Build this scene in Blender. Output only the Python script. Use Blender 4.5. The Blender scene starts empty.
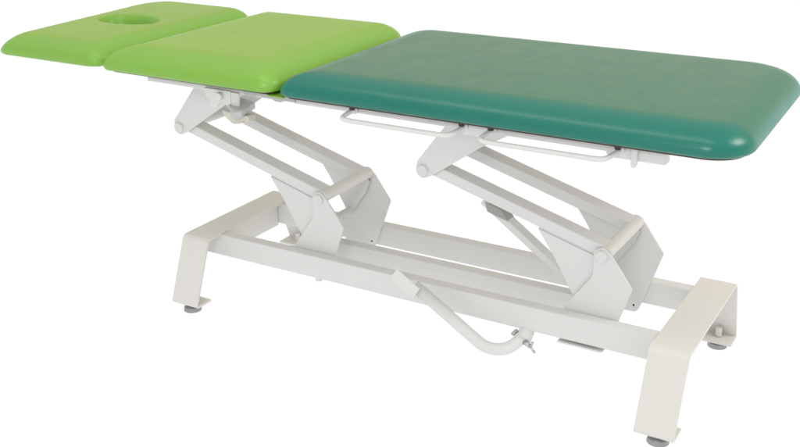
import bpy, bmesh, math, random
from mathutils import Vector, Matrix
random.seed(3)
S = bpy.context.scene
COL = S.collection

# ------------------------------------------------------------------ materials
def new_mat(name):
    m = bpy.data.materials.new(name); m.use_nodes = True
    nt = m.node_tree
    return m, nt, nt.nodes['Principled BSDF']

def paint(name, col, rough=0.42, bump=0.06, var=0.03):
    m, nt, b = new_mat(name)
    N, L = nt.nodes, nt.links
    tc = N.new('ShaderNodeTexCoord')
    n1 = N.new('ShaderNodeTexNoise'); n1.inputs['Scale'].default_value = 7; n1.inputs['Detail'].default_value = 4
    L.new(tc.outputs['Object'], n1.inputs['Vector'])
    mx = N.new('ShaderNodeMix'); mx.data_type = 'RGBA'
    mx.inputs[6].default_value = (*[c * (1 - var) for c in col], 1)
    mx.inputs[7].default_value = (*[min(1, c * (1 + var)) for c in col], 1)
    L.new(n1.outputs['Fac'], mx.inputs[0]); L.new(mx.outputs[2], b.inputs['Base Color'])
    b.inputs['Roughness'].default_value = rough
    b.inputs['Specular IOR Level'].default_value = 0.28
    n2 = N.new('ShaderNodeTexNoise'); n2.inputs['Scale'].default_value = 420; n2.inputs['Detail'].default_value = 2
    L.new(tc.outputs['Object'], n2.inputs['Vector'])
    bp = N.new('ShaderNodeBump'); bp.inputs['Strength'].default_value = bump; bp.inputs['Distance'].default_value = 0.001
    L.new(n2.outputs['Fac'], bp.inputs['Height']); L.new(bp.outputs['Normal'], b.inputs['Normal'])
    return m

def vinyl(name, col, rough=0.40):
    m, nt, b = new_mat(name)
    N, L = nt.nodes, nt.links
    tc = N.new('ShaderNodeTexCoord')
    n1 = N.new('ShaderNodeTexNoise'); n1.inputs['Scale'].default_value = 5; n1.inputs['Detail'].default_value = 5
    L.new(tc.outputs['Object'], n1.inputs['Vector'])
    mx = N.new('ShaderNodeMix'); mx.data_type = 'RGBA'
    mx.inputs[6].default_value = (*[c * 0.94 for c in col], 1)
    mx.inputs[7].default_value = (*[min(1, c * 1.06) for c in col], 1)
    L.new(n1.outputs['Fac'], mx.inputs[0]); L.new(mx.outputs[2], b.inputs['Base Color'])
    b.inputs['Specular IOR Level'].default_value = 0.54
    rr = N.new('ShaderNodeMapRange'); rr.inputs['To Min'].default_value = rough - .05; rr.inputs['To Max'].default_value = rough + .06
    n3 = N.new('ShaderNodeTexNoise'); n3.inputs['Scale'].default_value = 14; n3.inputs['Detail'].default_value = 6
    L.new(tc.outputs['Object'], n3.inputs['Vector']); L.new(n3.outputs['Fac'], rr.inputs['Value']); L.new(rr.outputs[0], b.inputs['Roughness'])
    # leather grain + faint stretch ripples across the cover
    v = N.new('ShaderNodeTexVoronoi'); v.inputs['Scale'].default_value = 520
    L.new(tc.outputs['Object'], v.inputs['Vector'])
    b1 = N.new('ShaderNodeBump'); b1.inputs['Strength'].default_value = 0.12; b1.inputs['Distance'].default_value = 0.0006
    L.new(v.outputs['Distance'], b1.inputs['Height'])
    mp = N.new('ShaderNodeMapping'); mp.inputs['Scale'].default_value = (9, 2.2, 2); mp.inputs['Rotation'].default_value = (0, 0, .35)
    L.new(tc.outputs['Object'], mp.inputs['Vector'])
    n2 = N.new('ShaderNodeTexNoise'); n2.inputs['Scale'].default_value = 1.6; n2.inputs['Detail'].default_value = 4; n2.inputs['Distortion'].default_value = .6
    L.new(mp.outputs[0], n2.inputs['Vector'])
    b2 = N.new('ShaderNodeBump'); b2.inputs['Strength'].default_value = 0.22; b2.inputs['Distance'].default_value = 0.008
    L.new(n2.outputs['Fac'], b2.inputs['Height']); L.new(b1.outputs['Normal'], b2.inputs['Normal'])
    L.new(b2.outputs['Normal'], b.inputs['Normal'])
    return m

def metal(name, col, rough=.35):
    m, nt, b = new_mat(name)
    b.inputs['Base Color'].default_value = (*col, 1); b.inputs['Metallic'].default_value = 1; b.inputs['Roughness'].default_value = rough
    return m

M = {
    'white': paint('white_powder_coat', (.695, .698, .688)),
    'cream': paint('cream_powder_coat', (.70, .688, .655), var=.02),
    'grey': paint('grey_plastic', (.50, .51, .50), rough=.35),
    'shade_cream': paint('handle_shade_sand', (.58, .56, .50)),  # beige painted for the shade under the release handle
    'shade_grey': paint('arm_shadow_grey', (.36, .36, .34), rough=.5),  # grey painted for the arm's shadow on the cylinder
    'dark': paint('dark_rubber', (.05, .05, .052), rough=.55, bump=.2),
    'board': paint('dark_board', (.09, .075, .06), rough=.7),
    'steel': metal('zinc_steel', (.55, .55, .54)),
    'foot': metal('foot_metal', (.34, .35, .35), .4),
    'lime': vinyl('lime_green_vinyl', (.205, .44, .050), .35),
    'teal': vinyl('teal_green_vinyl', (.001, .165, .120), .31),
}

# ------------------------------------------------------------------ mesh helpers
def link(name, bm, mat, parent, smooth=False, bevel=0.0, seg=3, angle=35):
    me = bpy.data.meshes.new(name)
    bmesh.ops.recalc_face_normals(bm, faces=bm.faces)
    bm.to_mesh(me); bm.free()
    me.materials.append(mat)
    o = bpy.data.objects.new(name, me); COL.objects.link(o); o.parent = parent
    for p in me.polygons: p.use_smooth = True
    if bevel:
        bv = o.modifiers.new('bevel', 'BEVEL'); bv.width = bevel; bv.segments = seg; bv.limit_method = 'ANGLE'; bv.angle_limit = math.radians(angle)
        bv.harden_normals = True
    if not smooth and not bevel:
        for p in me.polygons: p.use_smooth = False
    return o

def add_box(bm, x0, x1, y0, y1, z0, z1):
    vs = [bm.verts.new((x, y, z)) for x in (x0, x1) for y in (y0, y1) for z in (z0, z1)]
    for f in ((0,1,3,2),(4,6,7,5),(0,4,5,1),(2,3,7,6),(0,2,6,4),(1,5,7,3)):
        bm.faces.new([vs[i] for i in f])

def add_prism(bm, pts, a, b, axis='y'):
    """closed outline extruded between a and b; pts are (x,z) for axis y, (y,z) for axis x, (x,y) for axis z"""
    def P(p, t):
        return {'y': (p[0], t, p[1]), 'x': (t, p[0], p[1]), 'z': (p[0], p[1], t)}[axis]
    A = [bm.verts.new(P(p, a)) for p in pts]; B = [bm.verts.new(P(p, b)) for p in pts]
    bm.faces.new(A); bm.faces.new(B[::-1])
    n = len(pts)
    for i in range(n): bm.faces.new((A[i], B[i], B[(i+1) % n], A[(i+1) % n]))

def arc(cx, cz, r, a0, a1, n=10):
    return [(cx + r*math.cos(math.radians(a0+(a1-a0)*i/n)), cz + r*math.sin(math.radians(a0+(a1-a0)*i/n))) for i in range(n+1)]

def add_cyl(bm, p0, p1, r, n=32, r1=None):
    p0, p1 = Vector(p0), Vector(p1); d = p1-p0
    q = d.to_track_quat('Z', 'Y')
    r1 = r if r1 is None else r1
    A = [bm.verts.new(p0 + q @ Vector((r*math.cos(2*math.pi*i/n), r*math.sin(2*math.pi*i/n), 0))) for i in range(n)]
    B = [bm.verts.new(p1 + q @ Vector((r1*math.cos(2*math.pi*i/n), r1*math.sin(2*math.pi*i/n), 0))) for i in range(n)]
    bm.faces.new(A[::-1]); bm.faces.new(B)
    for i in range(n): bm.faces.new((A[i], A[(i+1) % n], B[(i+1) % n], B[i]))

def rounded_path(pts, rad, n=8):
    pts = [Vector(p) for p in pts]; out = [pts[0]]
    for i in range(1, len(pts)-1):
        a, b, c = pts[i-1], pts[i], pts[i+1]
        u, v = (a-b), (c-b)
        R = min(rad, u.length*.49, v.length*.49)
        p, q = b+u.normalized()*R, b+v.normalized()*R
        for k in range(n+1):
            t = k/n
            out.append((1-t)**2*p + 2*t*(1-t)*b + t*t*q)
    out.append(pts[-1]); return out

def add_tube(bm, path, r, n=16):
    prev = None; rings = []
    up = Vector((0.13, 0.21, 1)).normalized()
    for i, p in enumerate(path):
        t = (path[min(i+1, len(path)-1)] - path[max(i-1, 0)]).normalized()
        x = up.cross(t).normalized(); y = t.cross(x)
        up = y
        rings.append([bm.verts.new(p + r*(x*math.cos(2*math.pi*k/n) + y*math.sin(2*math.pi*k/n))) for k in range(n)])
    for a, b in zip(rings, rings[1:]):
        for k in range(n): bm.faces.new((a[k], a[(k+1) % n], b[(k+1) % n], b[k]))
    bm.faces.new(rings[0][::-1]); bm.faces.new(rings[-1])

def box_part(name, mat, parent, *dims, bevel=.0025):
    bm = bmesh.new(); add_box(bm, *dims); return link(name, bm, mat, parent, bevel=bevel)

def prism_part(name, mat, parent, pts, a, b, axis='y', bevel=.0012):
    bm = bmesh.new(); add_prism(bm, pts, a, b, axis); return link(name, bm, mat, parent, bevel=bevel)

def cyl_part(name, mat, parent, p0, p1, r, bevel=.0015, r1=None):
    bm = bmesh.new(); add_cyl(bm, p0, p1, r, 40, r1); return link(name, bm, mat, parent, bevel=bevel, angle=50)

# ------------------------------------------------------------------ the treatment table
root = bpy.data.objects.new('treatment_table', None); COL.objects.link(root)
root.location = (0, 0, 0)
root['label'] = 'medical treatment table with lime and teal padded sections on white metal lift frame'
root['category'] = 'treatment table'

T = 0.664           # underside of the padding
ZR = 0.195          # top of the base rails

# ---- upholstered sections
def outline(quad, radii, n=24, sub=14):
    """rounded quad outline, quad given counter-clockwise; returns evenly subdivided points"""
    pts = []; m = len(quad)
    Q = [Vector(q) for q in quad]
    for i in range(m):
        a, b, c = Q[i-1], Q[i], Q[(i+1) % m]
        u, v = (a-b).normalized(), (c-b).normalized()
        ang = u.angle(v); r = radii[i]; d = r/math.tan(ang/2)
        p, q = b+u*d, b+v*d
        cen = b + (u+v).normalized()*(r/math.sin(ang/2))
        a0 = math.atan2((p-cen).y, (p-cen).x); a1 = math.atan2((q-cen).y, (q-cen).x)
        while a1 < a0: a1 += 2*math.pi
        arcp = [cen + r*Vector((math.cos(a0+(a1-a0)*k/n), math.sin(a0+(a1-a0)*k/n))) for k in range(n+1)]
        # straight run to the next corner
        b2, c2 = Q[(i+1) % m], Q[(i+2) % m]
        u2 = (b-b2).normalized(); v2 = (c2-b2).normalized(); d2 = radii[(i+1) % m]/math.tan(u2.angle(v2)/2)
        nxt = b2+u2*d2
        pts += arcp
        for k in range(1, sub): pts.append(arcp[-1].lerp(nxt, k/sub))
    return pts

def inset(pts, d):
    n = len(pts); out = []
    for i in range(n):
        t = (pts[(i+1) % n]-pts[i-1]).normalized()
        out.append(pts[i] + Vector((-t.y, t.x))*d)
    return out

def pad(name, mat, quad, radii, th, lip=.052, hole=None, tilt=0.0, crown=.002, rake=0.0, edge=.017, label=None):
    Q = [Vector(q) for q in quad]
    def shrink(d):
        """the outline pulled in by d, corner radii shrinking with it"""
        out = []
        for i in range(4):
            p, q, r = Q[i-1], Q[i], Q[(i+1) % 4]
            u, v = (q-p).normalized(), (r-q).normalized()
            n1, n2 = Vector((-u.y, u.x)), Vector((-v.y, v.x))
            out.append(q + (n1+n2)*(d/(1+n1.dot(n2))))
        return outline(out, [max(.012+.35*max(0, .05-d), r-d) if r > .06 else max(.012, r-d*.8) for r in radii])
    base = shrink(0)
    N = len(base)
    xs = [p.x for p in base]; ys = [p.y for p in base]
    x0, x1, y0, y1 = min(xs), max(xs), min(ys), max(ys)
    cx, cy = (x0+x1)/2, (y0+y1)/2
    bm = bmesh.new(); rings = []
    def zt(x, y):  # tilt of the whole section about its right end
        return tilt*(x1-x)/(x1-x0)
    def ring(pl, zs):
        r = []
        for p, z in zip(pl, zs):
            k = max(0, 1-(p.x-x0)/.24); k = k*k*(3-2*k)          # foam cut back at the left end
            r.append(bm.verts.new((p.x + rake*k*(max(0, z)/th)**1.3, p.y, T + z + zt(p.x, p.y))))
        rings.append(r); return r
    def dome(p):
        u, v = (2*(p.x-cx)/(x1-x0)), (2*(p.y-cy)/(y1-y0))
        return crown*max(0, 1-u*u)*max(0, 1-v*v)
    hb = th*.17
    prof = [(.034, 0.0), (.013, .0004), (.0065, .0016), (.0035, .0038)]
    for k in range(1, 5): prof.append((.0035*(1-k/4)**1.6, .0038+(hb-.0038)*k/4))
    K = 22
    for k in range(1, K+1):
        a = math.pi/2*k/K
        prof.append((lip*(1-math.cos(a)), hb+(th-hb)*math.sin(a)**.96))
    for d, z in prof:
        pl = shrink(d)
        ring(pl, [z+(dome(p)*min(1, d/lip)**2 if z > hb else 0) for p in pl])
    last = shrink(prof[-1][0])
    if hole:
        hx, hy, ha, hb2 = hole
        H = Vector((hx, hy))
        tgt = []
        for p in last:
            an = math.atan2((p.y-hy)/hb2, (p.x-hx)/ha)
            tgt.append(Vector((hx+ha*math.cos(an), hy+hb2*math.sin(an))))
        for k in range(1, 13):
            t = k/13
            pl = [a.lerp(H+(b-H)*1.29, t) for a, b in zip(last, tgt)]
            ring(pl, [th + dome(p) for p in pl])
        for s, dz in ((1.25, -.0005), (1.21, -.0016), (1.17, -.0034), (1.13, -.0062), (1.08, -.0105), (1.03, -.0165), (1.00, -.022), (.97, -.030), (.95, -.040), (.94, -.05)):
            pl = [H+(b-H)*s for b in tgt]
            ring(pl, [th+dz+dome(p) for p in pl])
        bm.faces.new(rings[-1])
    else:
        c = Vector((cx, cy))
        for k in range(1, 20):
            t = k/20
            pl = [p.lerp(c, t) for p in last]
            ring(pl, [th + dome(p) for p in pl])
        bm.faces.new(rings[-1])
    bm.faces.new(rings[0][::-1])
    for a, b in zip(rings, rings[1:]):
        for i in range(N): bm.faces.new((a[i], a[(i+1) % N], b[(i+1) % N], b[i]))
    o = link(name, bm, mat, root, smooth=True)
    if label: o['label'] = label
    # the plywood board under the foam
    bm = bmesh.new(); ins = shrink(edge)
    A = [bm.verts.new((p.x, p.y, T-.0005+zt(p.x, p.y))) for p in ins]; B = [bm.verts.new((p.x, p.y, T-.0046+zt(p.x, p.y))) for p in ins]
    bm.faces.new(A); bm.faces.new(B[::-1])
    for i in range(N): bm.faces.new((A[i], B[i], B[(i+1) % N], A[(i+1) % N]))
    link('base_board', bm, M['board'], o)
    bm = bmesh.new(); ins = shrink(.045)
    A = [bm.verts.new((p.x, p.y, T-.0050+zt(p.x, p.y))) for p in ins]; B = [bm.verts.new((p.x, p.y, T-.0080+zt(p.x, p.y))) for p in ins]
    bm.faces.new(A); bm.faces.new(B[::-1])
    for i in range(N): bm.faces.new((A[i], B[i], B[(i+1) % N], A[(i+1) % N]))
    link('bounce_panel', bm, M['white'], o)  # light board added to bounce light onto the lift arms
    return o

pad('head_section', M['lime'], [(-1.484, -.322), (-1.083, -.322), (-1.087, .360), (-1.600, .372)], [.07, .05, .09, .14], .057, lip=.070,
    hole=(-1.289, .004, .090, .056), tilt=-.001, rake=.074, edge=.034, label='lime green vinyl head section with an oval face opening')
pad('middle_section', M['lime'], [(-1.071, -.330), (-.531, -.330), (-.548, .350), (-1.079, .350)], [.028, .045, .09, .06], .061, lip=.090, rake=.012, edge=.022,
    label='lime green vinyl middle section')
pad('leg_section', M['teal'], [(-.520, -.333), (.524, -.333), (.514, .338), (-.540, .338)], [.035, .085, .140, .09], .0560, lip=.074, rake=.012,
    label='teal green vinyl leg section')
# lining of the gap between the middle and leg sections
box_part('cover_flap', M['lime'], root, -.556, -.512, -.312, .300, .6563, .6590, bevel=.0008)

# ---- upper frame carrying the sections
f = bmesh.new()
for s in (-1, 1):
    y0, y1 = sorted((s*.292, s*.262))
    add_prism(f, [(-.495, .6415), (-.080, .6405), (-.076, .6300), (-.006, .6300), (-.002, .6405), (.250, .6400), (.254, .6290), (.368, .6290), (.368, .6555), (-.495, .6555)], y0, y1)
    y0, y1 = sorted((s*.145, s*.110))
    add_box(f, -.90, .30, y0, y1, .632, .6555)
for x in (-.490, -.10, .20, .338): add_box(f, x, x+.03, -.2615, .2615, .6435, .6535)
top_frame = link('upper_frame', f, M['white'], root, bevel=.002)
f = bmesh.new()
for s in (-1, 1):
    y0, y1 = sorted((s*.292, s*.255))
    add_box(f, -.945, -.4955, y0, y1, .6435, .6555)
for x in (-.93, -.53): add_box(f, x, x+.03, -.2545, .2545, .642, .6545)
link('backrest_frame', f, M['white'], root, bevel=.0015)
# hinge straps between the sections
for s in (-1, 1):
    y0, y1 = sorted((s*.2955, s*.2925))
    prism_part('hinge', M['grey'], root, [(-.640, .6555), (-.640, .648), (-.628, .643), (-.612, .643), (-.600, .648), (-.560, .6465), (-.545, .641), (-.530, .641), (-.518, .646), (-.490, .645), (-.490, .6555)], y0, y1, bevel=.0006)

# ---- lift linkage
P_low = [(-.561, .3415), (.1985, .3415)]
P_up = [(-1.0128, .4701), (-.2532, .4701)]
slope = (P_up[0][1]-P_low[0][1])/(P_up[0][0]-P_low[0][0])

for k, ((lx, lz), (ux, uz)) in enumerate(zip(P_low, P_up)):
    for s in (-1, 1):
        # arm: box tube from the upper bracket to the knuckle
        y0, y1 = sorted((s*.110, s*.064))
        n = Vector((-slope, 1)).normalized()
        def on(t, o): return (ux+(lx-ux)*t + n.x*o, uz+(lz-uz)*t + n.y*o)
        prism_part('lift_arm', M['white'], root, [on(-.035, -.007), on(1.03, -.007), on(1.03, .0205), on(-.0, .0205), on(-.035, .012)], y0, y1, bevel=.003)
        # web plate welded under the arm's lower end
        bm = bmesh.new()
        y0, y1 = sorted((s*.1115, s*.1082))
        add_prism(bm, [(lx-.157, lz+.0340), (lx-.118, lz-.022), (lx-.067, lz-.108), (lx-.060, lz-.122), (lx-.048, lz-.122), (lx+.004, lz-.046), (lx+.014, lz-.018), (lx+.0, lz-.0105)], y0, y1)
        y0, y1 = sorted((s*.1078, s*.1040))
        add_prism(bm, [(lx-.156, lz+.0440), (lx-.156, lz+.033), (lx-.117, lz-.022), (lx-.066, lz-.108), (lx-.059, lz-.121), (lx-.049, lz-.121), (lx+.003, lz-.046), (lx+.013, lz-.018), (lx+.0, lz+.002)], y0, y1)
        link('arm_gusset', bm, M['white'], root, bevel=.0008)
        # plate standing on the base rail
        y0, y1 = sorted((s*.1195, s*.1135))
        zb = -.233 if k else -.215
        pts = arc(lx, lz, .0195, 180, 30, 12) + [(lx+.026, lz+.001), (lx+.072, lz-.062), (lx+.074, lz-.066), (lx+.073, lz-.071)]
        pts += [(lx+.026, lz+zb+.012), (lx+.020, lz+zb+.003), (lx+.012, lz+zb), (lx-.068, lz+zb), (lx-.076, lz+zb+.006), (lx-.081, lz-.140), (lx-.079, lz-.137), (lx-.024, lz-.060), (lx-.018, lz-.045)]
        p = prism_part('base_plate', M['white'], root, pts, y0, y1)
        cyl_part('bolt', M['steel'], p, (lx+.012, s*.1135, lz+zb+.018), (lx+.012, s*.1215, lz+zb+.018), .0035, .0008)
        # plate hanging from the upper frame
        y0, y1 = sorted((s*.1205, s*.1140))
        pts = arc(ux, uz, .0195, 300, 165, 12)
        if k: pts += [(ux-.015, uz+.022), (ux+.041, uz+.095), (ux+.094, uz+.161), (ux+.30, uz+.161), (ux+.150, uz+.078), (ux+.024, uz-.010)]
        else: pts += [(ux-.017, uz+.020), (ux+.056, uz+.111), (ux+.096, uz+.161), (ux+.305, uz+.161), (ux+.174, uz+.090), (ux+.024, uz-.010)]
        # mend order: outline runs arc(lower right -> left) then up the left side, over and down the right side
        prism_part('upper_bracket', M['white'], root, pts, y0, y1)
        # pin caps
        cyl_part('pivot_pin', M['white'], root, (lx, s*.1135, lz), (lx, s*.1255, lz), .0140)
        cyl_part('pivot_pin', M['white'], root, (ux, s*.1140, uz), (ux, s*.1270, uz), .0140)
    cyl_part('cross_tube', M['cream'], root, (lx+.006, -.1132, lz+.0055), (lx+.006, .1132, lz+.0055), .0155)
    cyl_part('cross_tube', M['white'], root, (ux, -.1138, uz), (ux, .1138, uz), .0135)
    cyl_part('cross_tube', M['white'], root, (lx-.055, -.1058, lz-.112), (lx-.055, .1058, lz-.112), .009)

# bar that ties the two linkages together, and the lift cylinder
box_part('tie_bar', M['white'], root, -.640, .150, -.016, .016, .108, .183, bevel=.003)
bm = bmesh.new()
a, b = Vector((-.136, 0, .371)), Vector((.115, 0, .195))
d = (b-a).normalized(); nn = Vector((-d.z, 0, d.x))
add_prism(bm, [((p).x, (p).z) for p in (a+nn*.0088-d*.012, a-nn*.0088-d*.012, b-nn*.0088, b+nn*.0088)], -.017, .017)
lc = link('lift_cylinder', bm, M['white'], root, bevel=.002)
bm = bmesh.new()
add_prism(bm, [(-.131, .3535), (-.0745, .3375), (-.095, .365), (-.138, .379)], -.0185, .0185)  # shadow of the near arm on the cylinder, modelled as a dark piece
link('arm_shadow', bm, M['shade_grey'], lc, bevel=.0008)

# ---- base: two rails, cross tubes, bent end brackets with feet
for s in (-1, 1):
    y0, y1 = sorted((s*.1525, s*.1200))
    box_part('base_rail', M['white'], root, -.950, .392, y0, y1, .134, ZR, bevel=.003)
box_part('cross_beam', M['cream'], root, -.930, -.878, -.1195, .1195, .128, .1948, bevel=.003)
box_part('cross_beam', M['cream'], root, .352, .398, -.1195, .1195, .152, .1932, bevel=.003)

def end_bracket(x0, x1):
    t = .006
    B, s, h0, H, g = .207, .0703, .0207, .1995, .062
    outer = [(-(B+s)+g, h0), (-(B+s), h0), (-B, H), (B, H), (B+s, h0), (B+s-g, h0)]
    path = rounded_path([(p[0], 0, p[1]) for p in outer], .014, 8)
    # tighten only: fold radius equals the path rounding; thickness is laid to the inside
    P = [(p.x, p.z) for p in path]; n = len(P); inn = []
    for i, p in enumerate(P):
        q0, q1 = P[max(i-1, 0)], P[min(i+1, n-1)]
        tx, tz = q1[0]-q0[0], q1[1]-q0[1]; l = math.hypot(tx, tz)
        inn.append((p[0]+tz/l*t, p[1]-tx/l*t))
    bm = bmesh.new(); 
    W = [[bm.verts.new((x, p[0], p[1])) for p in P] for x in (x0, x1)]
    V = [[bm.verts.new((x, p[0], p[1])) for p in inn] for x in (x0, x1)]
    for i in range(n-1):
        bm.faces.new((W[0][i], W[0][i+1], W[1][i+1], W[1][i]))
        bm.faces.new((V[0][i], V[1][i], V[1][i+1], V[0][i+1]))
        bm.faces.new((W[0][i], V[0][i], V[0][i+1], W[0][i+1]))
        bm.faces.new((W[1][i], W[1][i+1], V[1][i+1], V[1][i]))
    for i in (0, n-1): bm.faces.new((W[0][i], W[1][i], V[1][i], V[0][i]))
    o = link('end_bracket', bm, M['cream'], root, bevel=.0015)
    for sg in (-1, 1):
        fx, fy = (x0+x1)/2+.004, sg*(B+s-.030)
        bm = bmesh.new()
        add_cyl(bm, (fx, fy, 0), (fx, fy, .012), .0245, 40, .0225)
        add_cyl(bm, (fx, fy, .012), (fx, fy, .0200), .0225, 40, .012)
        link('adjustable_foot', bm, M['foot'], o, bevel=.0012, angle=50)
        cyl_part('foot_bolt', M['cream'], o, (fx, fy, .0275), (fx, fy, .052), .008)
end_bracket(-.9532, -.8661)
end_bracket(.3459, .4330)

# little levelling bolt and skid plate under the near rail
cyl_part('bolt', M['white'], root, (-.556, -.138, .1340), (-.556, -.138, .1225), .0095)
prism_part('skid_plate', M['white'], root, [(.118, -.155), (.222, -.155), (.226, -.150), (.226, -.125), (.118, -.125)], .1235, .1275, 'z')

# ---- foot lever
bm = bmesh.new()
path = rounded_path([(-.232, -.2000, .206), (-.040, -.2000, .087), (.012, -.192, .093), (.040, -.150, .122)], .05, 12)
add_tube(bm, path, .0145, 24)
lever = link('foot_lever', bm, M['white'], root, bevel=0, smooth=True)
# flat pressed tread: a shallow channel round the tube's end
d = Vector((-.192, 0, .119)).normalized(); nn = Vector((d.z, 0, -d.x)) * -1
c = Vector((-.228, -.200, .2035))
def tp(u, v): q = c + d*u + nn*v; return (q.x, q.z)
bm = bmesh.new()
add_prism(bm, [tp(-.014, .0165), tp(.060, .0165), tp(.060, -.0165), tp(-.014, -.0165)], -.2190, -.2165)
add_prism(bm, [tp(-.014, .0165), tp(.060, .0165), tp(.060, .0140), tp(-.014, .0140)], -.2164, -.2030)
add_prism(bm, [tp(-.014, .0139), tp(-.011, .0139), tp(-.011, -.0165), tp(-.014, -.0165)], -.2163, -.2090)
link('tread', bm, M['white'], lever, bevel=.0012)
bm = bmesh.new()
add_cyl(bm, (.038, -.163, .112), (.038, -.130, .136), .018)
cl = link('clamp', bm, M['white'], lever, bevel=.001, angle=50)
bm = bmesh.new()
add_cyl(bm, (.040, -.168, .112), (.060, -.172, .106), .0055)
add_tube(bm, [Vector((.058, -.172, .109)), Vector((.066, -.174, .101)), Vector((.074, -.176, .094))], .003, 10)
add_tube(bm, [Vector((.060, -.172, .104)), Vector((.064, -.172, .112)), Vector((.066, -.172, .118))], .003, 10)
link('wing_bolt', bm, M['steel'], cl, smooth=True)
bm = bmesh.new()
add_cyl(bm, (.012, -.166, .122), (.016, -.150, .126), .005)
link('hex_bolt', bm, M['steel'], cl, bevel=.0008)

# ---- side rods, hook and the backrest release
def side_rod(x0, x1, out=.034):
    bm = bmesh.new()
    p = rounded_path([(x0+.020, -.2915, .648), (x0+.012, -.302, .645), (x0, -.292-out, .6345), (x0+.03, -.292-out, .6325), (x1-.03, -.292-out, .6325), (x1-.002, -.292-out, .6335), (x1+.012, -.302, .643), (x1+.018, -.2915, .646)], .016, 8)
    add_tube(bm, p, .0054, 16)
    o = link('side_rod', bm, M['white'], root, smooth=True)
    for x in (x0+.020, x1+.018):
        bm = bmesh.new(); add_cyl(bm, (x, -.297, .6485), (x, -.2922, .6485), .0085)
        link('fixing_collar', bm, M['white'], o, bevel=.001, angle=50)
        bm = bmesh.new(); add_cyl(bm, (x-.004, -.3000, .6500), (x-.004, -.3000, .6590), .0062)
        link('plastic_plug', bm, M['dark'], o, bevel=.001, angle=50)
    return o
side_rod(-.348, -.075)
side_rod(-.010, .262)
prism_part('hook', M['white'], root, [(.303, .656), (.315, .656), (.3155, .625), (.312, .617), (.306, .617), (.303, .622)], -.3000, -.2925)

bm = bmesh.new()
add_prism(bm, [(-.756, .650), (-.753, .628), (-.741, .626), (-.738, .616), (-.742, .608), (-.732, .603), (-.722, .606), (-.713, .617), (-.705, .622), (-.696, .616), (-.684, .612), (-.676, .620), (-.676, .650)], -.2985, -.2925)
lt = link('release_catch', bm, M['white'], root, bevel=.0005)
bm = bmesh.new(); add_cyl(bm, (-.706, -.310, .636), (-.706, -.2986, .636), .0095)
link('catch_pin', bm, M['white'], lt, bevel=.002, angle=50)
bm = bmesh.new()
top = [(-.700, -.286, .620), (-.690, -.246, .624), (-.632, -.262, .621), (-.626, -.322, .6135), (-.642, -.334, .6105)]
up_v = [bm.verts.new(p) for p in top]; lo_v = [bm.verts.new((p[0], p[1], p[2]-.015)) for p in top]
bm.faces.new(up_v); bm.faces.new(lo_v[::-1])
for i in range(5): bm.faces.new((up_v[i], lo_v[i], lo_v[(i+1) % 5], up_v[(i+1) % 5]))
lv = link('release_handle', bm, M['grey'], root, bevel=.0022)
bm = bmesh.new(); add_prism(bm, [(-.694, .6045), (-.640, .6000), (-.616, .600), (-.612, .588), (-.622, .584), (-.628, .589), (-.640, .586), (-.646, .578), (-.664, .576), (-.688, .592)], -.312, -.286)  # shade below the handle, built as a beige block
link('handle_shade', bm, M['shade_cream'], lv, bevel=.0008)
bm = bmesh.new(); add_prism(bm, [(-.6755, .612), (-.652, .612), (-.652, .648), (-.6755, .648)], -.2980, -.2925)
link('handle_bracket', bm, M['white'], lv, bevel=.0008)

# ------------------------------------------------------------------ added translucent floor, lit from below to leave no shadows
m, nt, b = new_mat('backlit_white_sheet')
N, L = nt.nodes, nt.links
nt.nodes.remove(b)
tr = N.new('ShaderNodeBsdfTranslucent'); tr.inputs[0].default_value = (.98, .98, .98, 1)
df = N.new('ShaderNodeBsdfDiffuse'); df.inputs[0].default_value = (.96, .96, .96, 1)
nz = N.new('ShaderNodeTexNoise'); nz.inputs['Scale'].default_value = 3
mr = N.new('ShaderNodeMapRange'); mr.inputs['To Min'].default_value = .13; mr.inputs['To Max'].default_value = .15
mx = N.new('ShaderNodeMixShader')
L.new(nz.outputs['Fac'], mr.inputs['Value']); L.new(mr.outputs[0], mx.inputs[0])
L.new(tr.outputs[0], mx.inputs[1]); L.new(df.outputs[0], mx.inputs[2])
L.new(mx.outputs[0], N['Material Output'].inputs['Surface'])
bm = bmesh.new()
n = 96; R = 40
vs = [bm.verts.new((R*math.cos(2*math.pi*i/n), R*math.sin(2*math.pi*i/n), -.0005)) for i in range(n)]
bm.faces.new(vs)
fl = link('floor', bm, m, None)
fl['kind'] = 'structure'

# ------------------------------------------------------------------ light: white added below the horizon to light the floor, warm room above
w = bpy.data.worlds.new('World'); S.world = w; w.use_nodes = True
N, L = w.node_tree.nodes, w.node_tree.links
bg = N['Background']
tc = N.new('ShaderNodeTexCoord'); sp = N.new('ShaderNodeSeparateXYZ'); L.new(tc.outputs['Generated'], sp.inputs[0])
cr = N.new('ShaderNodeValToRGB'); e = cr.color_ramp
mp = N.new('ShaderNodeMapRange'); mp.inputs['From Min'].default_value = -1; mp.inputs['From Max'].default_value = 1
L.new(sp.outputs['Z'], mp.inputs['Value']); L.new(mp.outputs[0], cr.inputs['Fac'])
def ramp_up(e, stops):
    e.elements[0].position = 0.0; e.elements[0].color = (1.10, 1.10, 1.11, 1)
    e.elements[1].position = 0.50; e.elements[1].color = (1.10, 1.10, 1.11, 1)
    for pos, c in stops:
        x = e.elements.new(pos); x.color = (*c, 1)
ramp_up(e, ((.52, (.88, .88, .88)), (.60, (.70, .70, .70)), (.66, (.68, .68, .67)), (.80, (.80, .79, .77)), (1.0, (.96, .95, .92))))
cr2 = N.new('ShaderNodeValToRGB'); L.new(mp.outputs[0], cr2.inputs['Fac'])      # warm band added on the unseen far side to tint the vinyl's sheen
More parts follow.
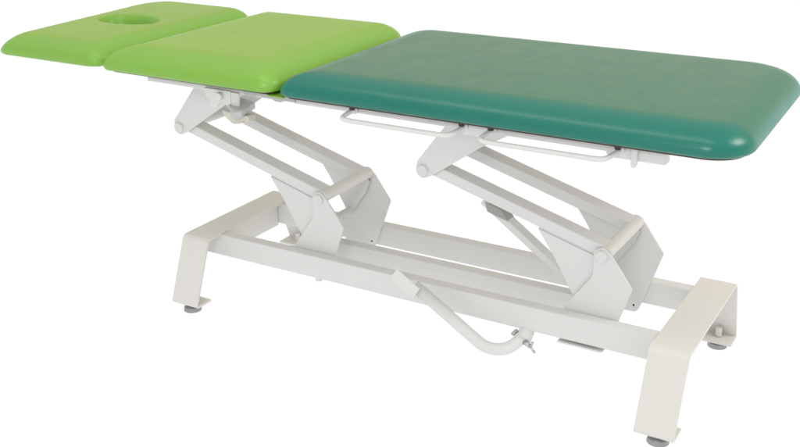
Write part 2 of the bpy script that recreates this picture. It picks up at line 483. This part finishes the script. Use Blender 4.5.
ramp_up(cr2.color_ramp, ((.52, (1.10, 1.09, 1.07)), (.57, (1.0, .95, .86)), (.605, (.84, .56, .25)), (.67, (.78, .52, .24)), (.75, (.80, .77, .72)), (1.0, (.96, .95, .92))))
sd = N.new('ShaderNodeMapRange'); sd.inputs['From Min'].default_value = 0; sd.inputs['From Max'].default_value = .5
L.new(sp.outputs['Y'], sd.inputs['Value'])
wm = N.new('ShaderNodeMix'); wm.data_type = 'RGBA'
L.new(sd.outputs[0], wm.inputs[0]); L.new(cr.outputs['Color'], wm.inputs[6]); L.new(cr2.outputs['Color'], wm.inputs[7])
L.new(wm.outputs[2], bg.inputs['Color']); bg.inputs['Strength'].default_value = 1.0

def softbox(name, loc, target, size, power, col=(1, 1, 1)):
    ld = bpy.data.lights.new(name, 'AREA'); ld.shape = 'RECTANGLE'; ld.size, ld.size_y = size; ld.energy = power; ld.color = col
    o = bpy.data.objects.new(name, ld); COL.objects.link(o); o.location = loc
    o.rotation_euler = (Vector(target)-Vector(loc)).to_track_quat('-Z', 'Y').to_euler()
    return o
softbox('flash_lamp', (.55, -3.1, 2.0), (-.3, 0, .4), (.6, .45), 18, (1, .985, .96))

softbox('side_fill', (2.2, .25, 2.3), (.3, 0, .2), (1.0, .8), 26, (1, .97, .92))  # added fill to brighten the top of the right end bracket
softbox('highlight_fill', (-.3, -1.0, 2.7), (-.1, -.2, .6), (2.4, .22), 9, (1, .97, .90))  # added unseen light for the soft highlight along the pad edges

# ------------------------------------------------------------------ camera
cam = bpy.data.cameras.new('camera'); co = bpy.data.objects.new('camera', cam); COL.objects.link(co)
yaw, pitch, roll = -.5339, -.3739, -.0095
fwd = Vector((math.sin(yaw)*math.cos(pitch), math.cos(yaw)*math.cos(pitch), math.sin(pitch)))
right = Vector((math.cos(yaw), -math.sin(yaw), 0)); up = right.cross(fwd)
r2 = right*math.cos(roll)+up*math.sin(roll); u2 = up*math.cos(roll)-right*math.sin(roll)
mat = Matrix((r2, u2, -fwd)).transposed().to_4x4(); mat.translation = (.8697, -2.1293, 1.2376)
co.matrix_world = mat
cam.sensor_width = 36; cam.lens = 1020.3*36/800; cam.clip_end = 200; cam.clip_start = .05
S.camera = co
S.view_settings.view_transform = 'Standard'; S.view_settings.look = 'None'; S.view_settings.exposure = 0; S.view_settings.gamma = 1
S.render.resolution_x, S.render.resolution_y = 1024, 572
